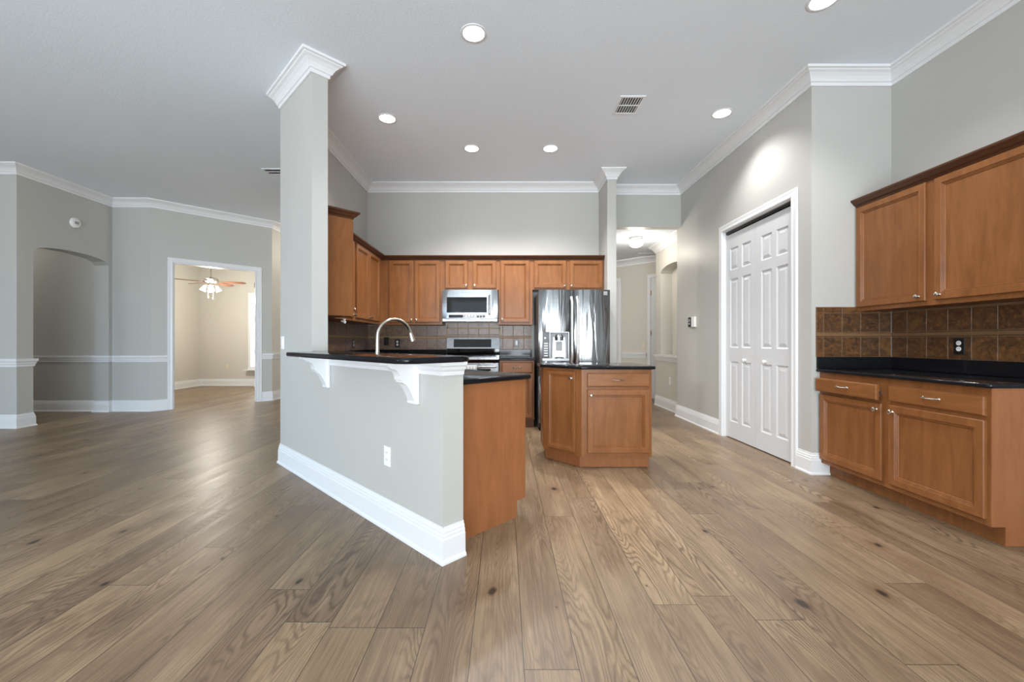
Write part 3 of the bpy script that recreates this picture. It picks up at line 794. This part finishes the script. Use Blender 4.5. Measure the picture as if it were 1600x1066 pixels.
bm = bmnew(); addlathe(bm, [(.03, -.05), (.055, -.045), (.056, .0), (.045, .012), (.04, .03)], (.26, -.005+.015, NZ1-.065), 18); link('nozzle', bm, M['steel_flat'], dp, True)
box('paddle', .222, .298, -.002, .012, NZ0+.13, NZ0+.245, M['grey_plastic'], dp, .004)
bm = bmnew(); addlathe(bm, [(.06, 0), (.058, .012), (.02, .02), (.001, .02)], (.262, -.015, NZ0+.035), 18); link('drip_tray', bm, M['steel_flat'], dp, True)
b = box('badge', W-.085, W-.035, -.0135, -.006, 1.715, 1.762, M['grey_plastic'], rd, .002)

# ------------------------------------------------------------------ microwave
MX0, MX1, MY = -.848, -.09, 5.735
mw = empty('microwave_oven', 'stainless over the range microwave with dark window', 'microwave', (MX0, MY, 0))
W = MX1-MX0; MZ0, MZ1 = 1.405, 1.836
box('body', 0, W, .03, .385, MZ0+.005, MZ1, M['fridge_side'], mw, .003)
bm = bmnew(); fdoor(bm, 0, W, MZ0+.04, MZ1, 0, W, 16, .03); md = link('door', bm, M['steel_flat'], mw, True)
box('window', .065, .61, -.0215, -.01, 1.525, 1.735, M['blackglass'], md, .002)
cpn = box('control_strip', .09, .595, -.0213, -.01, 1.452, 1.498, M['grey_plastic'], md, .001)
box('display', .095, .285, -.0225, -.0213, 1.456, 1.494, M['blackglass'], cpn)
for i in range(7):
    bm = bmnew(); addlathe(bm, [(.012, 0), (.012, .0012), (.001, .0014)], (.33+i*.04, -.0213, 1.475+.006*math.sin(i)), 12, 'y', -1); link('key', bm, M['slot' if i > 3 else 'white'], cpn)
bm = bmnew(); addtube(bm, [(.645, -.012, 1.50), (.645, -.045, 1.515), (.645, -.05, 1.63), (.645, -.045, 1.745), (.645, -.012, 1.76)], .011, 10); link('handle', bm, M['steel_flat'], md, True)
bm = bmnew(); addbox(bm, .004, W-.004, .0, .03, MZ0, MZ0+.036, .003); link('vent_grille', bm, M['steel_flat'], mw)

# ------------------------------------------------------------------ range
RX0, RX1, RY = -.828, -.068, 5.47
rg = empty('cooking_range', 'stainless electric range with black glass top', 'range', (RX0, RY, 0))
W = RX1-RX0
box('body', .002, W-.002, .03, .655, .02, .90, M['fridge_side'], rg)
box('cooktop', 0, W, -.005, .60, .90, .918, M['blackglass'], rg, .004)
for x, y, r_ in ((.2, .16, .11), (.56, .16, .09), (.2, .45, .08), (.56, .45, .11)):
    bm = bmnew(); addlathe(bm, [(r_-.004, 0), (r_, 0), (r_, .0006), (r_-.004, .0006), (r_-.004, 0)], (x, y, .918), 28, caps=False); link('burner_ring', bm, M['grey_plastic'], rg)
box('cooktop_rim', 0, W, -.014, -.005, .895, .92, M['steel_flat'], rg, .003)
bgd = box('backguard', 0, W, .59, .655, .905, 1.03, M['blackglass'], rg, .004)
bm = bmnew(); addextr(bm, [(.57, 1.03), (.655, 1.03), (.655, 1.185), (.60, 1.185)], lambda y, z: (0, y, z), lambda y, z: (W, y, z)); cpn = link('control_panel', bm, M['steel_flat'], rg)
bm = bmnew(); addextr(bm, [(.570, 1.05), (.58, 1.05), (.604, 1.165), (.594, 1.165)], lambda y, z: (.10, y, z), lambda y, z: (W-.12, y, z)); link('display', bm, M['blackglass'], cpn)
box('front_band', 0, W, .0, .03, .855, .895, M['blackglass'], rg, .002)
od = box('oven_door', .004, W-.004, -.03, .03, .24, .852, M['steel_flat'], rg, .006)
box('oven_window', .09, W-.11, -.0315, -.028, .40, .775, M['blackglass'], od, .001)
bm = bmnew(); addtube(bm, [(.05, -.03, .80), (.05, -.075, .805), (W-.05, -.075, .805), (W-.05, -.03, .80)], .014, 12); link('handle', bm, M['steel_flat'], od, True)
dr = box('warming_drawer', .004, W-.004, -.028, .03, .06, .232, M['steel_flat'], rg, .006)
bm = bmnew()
Z = .8215
pr = [(-.094, .70), (-.0945, .80), (-.0915, .815), (-.075, Z+.001), (-.059, .815), (-.057, .80), (-.0575, .73)]
th_ = .004
o1 = [(y, z) for y, z in pr]; i1 = [(y*1.0+(.0035 if y < -.075 else -.0035 if y > -.075 else 0), z-(.0035 if abs(y+.075) < .02 else 0)) for y, z in pr]
addextr(bm, o1+i1[::-1], lambda y, z: (.22, y, z), lambda y, z: (.475, y, z))
tw = link('dish_towel', bm, M['towel'], None, False, (RX0, RY, .003))
tag(tw, 'white checked dish towel hanging on the oven handle', 'towel')

# ------------------------------------------------------------------ faucet
fa = empty('kitchen_faucet', 'brushed nickel gooseneck faucet behind the raised bar', 'faucet', (-.965, 3.20, .915), PI/4)
bm = bmnew(); addlathe(bm, [(.031, 0), (.031, .006), (.024, .012), (.021, .05), (.019, .11), (.016, .14)]); link('base', bm, M['nickel'], fa, True)
pts = [(0, 0, .10), (0, 0, .2)]; rs = [.0155, .014]
for i in range(1, 20):
    a = PI-PI*.93*i/19; pts.append((.148+.148*math.cos(a), 0, .25+.14*math.sin(a))); rs.append(.0135)
bm = bmnew(); addtube(bm, pts, rs, 14); link('spout', bm, M['nickel'], fa, True)
e = Vector(pts[-1]); d = (e-Vector(pts[-2])).normalized()
bm = bmnew(); addtube(bm, [e-d*.005, e+d*.01, e+d*.035, e+d*.06], [.0145, .017, .021, .025], 14); link('spray_head', bm, M['nickel'], fa, True)
bm = bmnew(); addtube(bm, [(0, -.015, .07), (0, -.04, .075), (0, -.09, .10)], [.009, .008, .006], 10); link('lever', bm, M['nickel'], fa, True)
# small spotlight under the left wall cabinet
sp = empty('under_cabinet_light', 'small white spotlight under the left wall cabinets', 'spotlight', (-1.66, 4.36, UZ0))
bm = bmnew(); addlathe(bm, [(.016, 0), (.016, -.008), (.006, -.01), (.006, -.02)]); link('mount', bm, M['white'], sp, True)
bm = bmnew(); addtube(bm, [(-.03, 0, -.024), (.004, -.008, -.03), (.014, -.012, -.033)], [.008, .013, .016], 12); link('lamp_head', bm, M['white'], sp, True)

# ------------------------------------------------------------------ corbels under the bar (local x along the wall, -y outwards)
def corbel(label, s):
    p = onbar(s, -.0005)
    r = empty('bar_corbel', label, 'bracket', (p[0], p[1], HB), -PI/4)
    curve = [(0, -.012)]
    prof = [(0, 0), (-.195, 0), (-.195, -.018), (-.18, -.025), (-.172, -.034)]
    for i in range(9):
        t = i/8*PI/2; prof.append((-.168+.058*math.sin(t), -.036-.062*(1-math.cos(t))))
    prof += [(-.102, -.104), (-.1, -.112)]
    for i in range(9):
        t = i/8; prof.append((-.098+.07*t**.6, -.114-.10*t))
    prof += [(-.022, -.222), (0, -.222)]
    bm = bmnew(); addextr(bm, prof, lambda y, z: (-.034, y, z), lambda y, z: (.034, y, z)); link('scroll', bm, M['trim'], r)
    box('back_plate', -.048, .048, -.024, 0, -.238, 0, M['trim'], r, .006)
corbel('white scrolled corbel under the bar nearer the column', 1.44)
corbel('white scrolled corbel under the bar nearer its free end', .26)

# ------------------------------------------------------------------ ceiling fixtures
def can(label, x, y, e=75):
    r = empty('recessed_light', label, 'ceiling light', (x, y, CEIL), 0, 'recessed ceiling lights')
    bm = bmnew(); addlathe(bm, [(.078, 0), (.098, 0), (.098, -.004), (.09, -.007), (.08, -.005), (.078, 0)], caps=False, seg=32); link('trim_ring', bm, M['trim'], r, True)
    bm = bmnew(); addlathe(bm, [(.001, -.004), (.079, -.004), (.079, -.001), (.001, -.001)], seg=32); link('lens', bm, M['lens'], r)
    d = bpy.data.lights.new('lamp', 'SPOT'); d.energy = e; d.spot_size = math.radians(125); d.spot_blend = .7; d.shadow_soft_size = .07; d.color = (1, .985, .965)
    o = bpy.data.objects.new('lamp', d); COL.objects.link(o); o.parent = r; o.location = (0, 0, -.03)
for lab, x, y in (('round recessed ceiling light highest in view above the bar', -.229, 3.135), ('round recessed ceiling light beside the grey column', -1.206, 4.33),
                  ('round recessed ceiling light above the range', -.388, 5.003), ('round recessed ceiling light above the refrigerator', .548, 5.003),
                  ('round recessed ceiling light near the pantry wall crown', 2.19, 4.233), ('round recessed ceiling light cut by the top edge near the right hand cabinets', 2.149, 2.83)):
    can(lab, x, y, 185 if y > 5 else 80)
can('added unseen recessed ceiling light over the open floor before the island', 1.0, 2.42, 85)  # added out of view to brighten the island front
def vent(label, x, y, z, w, d, rot=0):
    r = empty('ceiling_vent', label, 'vent', (x, y, z), rot)
    bm = bmnew(); t = .022
    for b in ((-w/2, w/2, -d/2, -d/2+t), (-w/2, w/2, d/2-t, d/2), (-w/2, -w/2+t, -d/2+t, d/2-t), (w/2-t, w/2, -d/2+t, d/2-t), (-w/2+t, w/2-t, -.006, .006)): addbox(bm, *b, -.008, 0)
    link('frame', bm, M['trim'], r)
    box('backing', -w/2+t, w/2-t, -d/2+t, d/2-t, -.0015, -.0005, M['slot'], r)
    n = int((w-2*t)/.022); bm = bmnew()
    for i in range(n):
        x0 = -w/2+t+(i+.5)*(w-2*t)/n
        for y0, y1 in ((-d/2+t, -.006), (.006, d/2-t)):
            addextr(bm, [(-.003, -.002), (.002, -.008), (.0032, -.0075), (-.0018, -.0015)], lambda a, b, x0=x0, y0=y0: (x0+a, y0, b), lambda a, b, x0=x0, y1=y1: (x0+a, y1, b))
    link('slats', bm, M['trim'], r)
vent('white ceiling vent between the recessed lights and pantry wall', 1.206, 4.085, CEIL, .24, .31)
vent('white ceiling vent half hidden left of the column', -3.05, 5.68, CEIL, .36, .2)
vent('ceiling vent at the end of the hall', 2.78, 8.2, 2.83, .4, .25)
# smoke detector on the arch wall
sd = empty('smoke_detector', 'round white smoke detector above the arched opening', 'smoke detector', (-6.35, 6.213, 2.884))
bm = bmnew(); addlathe(bm, [(.075, 0), (.075, .012), (.066, .03), (.04, .038), (.001, .038)], (0, 0, 0), 28, 'x'); link('cover', bm, M['white'], sd, True)
bm = bmnew()
for i in range(6): addbox(bm, .0375, .0392, -.03+.01*i, -.026+.01*i, -.02, .02)
link('slots', bm, M['slot'], sd)
# hall light
hl = empty('flush_ceiling_light', 'round frosted flush light on the hall ceiling', 'ceiling light', (2.155, 6.87, 2.83))
bm = bmnew(); addlathe(bm, [(.09, 0), (.09, -.015), (.1, -.03), (.1, -.045), (.085, -.045)]); link('fitter', bm, M['white'], hl, True)
bm = bmnew(); addlathe(bm, [(.085, -.045), (.105, -.06), (.112, -.09), (.1, -.125), (.06, -.15), (.001, -.158)]); link('glass_bowl', bm, M['shade_lit'], hl, True)
def point(name, parent, loc, e, color, soft=.1):
    d = bpy.data.lights.new(name, 'POINT'); d.energy = e; d.color = color; d.shadow_soft_size = soft
    o = bpy.data.objects.new(name, d); COL.objects.link(o); o.parent = parent; o.location = loc
WARM = (1, .93, .82)
point('lamp', hl, (0, 0, -.26), 15, WARM)
hl2 = empty('flush_ceiling_light', 'added unseen frosted flush light farther along the hall', 'ceiling light', (-1.0, 7.5, 2.83))  # unseen second hall lamp, added to brighten the angled wall
for ch in list(hl.children): copy_tree(ch, hl2) if ch.type == 'MESH' else None
point('lamp', hl2, (0, 0, -.3), 70, WARM)
pl = empty('flush_ceiling_light', 'added unseen flush light in the passage behind the arched opening', 'ceiling light', (-9.5, 5.95, CEIL))  # added out of sight to lift the wall seen through the arch
bm = bmnew(); addlathe(bm, [(.14, 0), (.14, -.03), (.12, -.03)]); link('fitter', bm, M['white'], pl, True)
bm = bmnew(); addlathe(bm, [(.12, -.03), (.15, -.05), (.14, -.1), (.08, -.14), (.001, -.15)]); link('glass_bowl', bm, M['shade_lit'], pl, True)
point('lamp', pl, (0, 0, -.3), 34, (1, .95, .88))
# unseen corridor lamp, added to light the wall beyond the column
cl = empty('flush_ceiling_light', 'added unseen flush light in the corridor behind the kitchen', 'ceiling light', (-3.3, 9.6, CEIL))
bm = bmnew(); addlathe(bm, [(.14, 0), (.14, -.03), (.12, -.03)]); link('fitter', bm, M['white'], cl, True)
bm = bmnew(); addlathe(bm, [(.12, -.03), (.15, -.05), (.14, -.1), (.08, -.14), (.001, -.15)]); link('glass_bowl', bm, M['shade_lit'], cl, True)
point('lamp', cl, (0, 0, -.3), 50, (1, .88, .74))

# ------------------------------------------------------------------ ceiling fan
FZ = 2.39
fn = empty('ceiling_fan', 'five blade ceiling fan with lit glass shades beyond the doorway', 'ceiling fan', (-6.21, 8.9, FZ))
bm = bmnew(); addlathe(bm, [(.02, .58), (.05, .60), (.07, .645), (.07, .66)]); link('canopy', bm, M['nickel'], fn, True)
bm = bmnew(); addlathe(bm, [(.014, .10), (.014, .6)], seg=12); link('downrod', bm, M['nickel'], fn, True)
bm = bmnew(); addlathe(bm, [(.03, .12), (.05, .10), (.12, .085), (.15, .05), (.15, .01), (.11, -.01), (.07, -.03), (.07, -.07), (.05, -.085)]); link('motor_housing', bm, M['nickel'], fn, True)
for i in range(5):
    a = math.radians(15+72*i)
    bm = bmnew(); pts = []
    addprism(bm, [(.20, -.05), (.58, -.068), (.645, -.05), (.66, 0), (.645, .05), (.58, .068), (.20, .05)], -.004, .004, .002, 1)
    b = link('blade', bm, M['blade'], fn); b.rotation_euler = (math.radians(-11), 0, a)
    b.rotation_mode = 'XYZ'
    bm = bmnew(); addprism(bm, [(.12, -.018), (.2, -.02), (.27, -.035), (.27, .035), (.2, .02), (.12, .018)], -.010, -.004); link('blade_bracket', bm, M['nickel'], b)
for i in range(4):
    a = math.radians(40+90*i)
    bm = bmnew(); dx, dy = math.cos(a), math.sin(a)
    addtube(bm, [(dx*.05, dy*.05, -.06), (dx*.09, dy*.09, -.065), (dx*.1, dy*.1, -.09)], .01, 8); link('light_arm', bm, M['nickel'], fn, True)
    bm = bmnew(); p0 = Vector((dx*.1, dy*.1, -.08)); dd = Vector((dx*.4, dy*.45, -1)).normalized()
    addtube(bm, [p0, p0+dd*.02, p0+dd*.06, p0+dd*.10, p0+dd*.115], [.02, .028, .038, .052, .056], 16); link('light_shade', bm, M['shade_lit'], fn, True)
for x, l in ((-.04, .33), (.07, .35)):
    bm = bmnew(); addtube(bm, [(x, -.03, -.08), (x, -.03, -l+.03)], .002, 6); addlathe(bm, [(.003, 0), (.012, -.015), (.012, -.03), (.003, -.04)], (x, -.03, -l+.03), 10); link('pull_chain', bm, M['white'], fn, True)
point('lamp', fn, (0, 0, -.32), 92, WARM, .1)
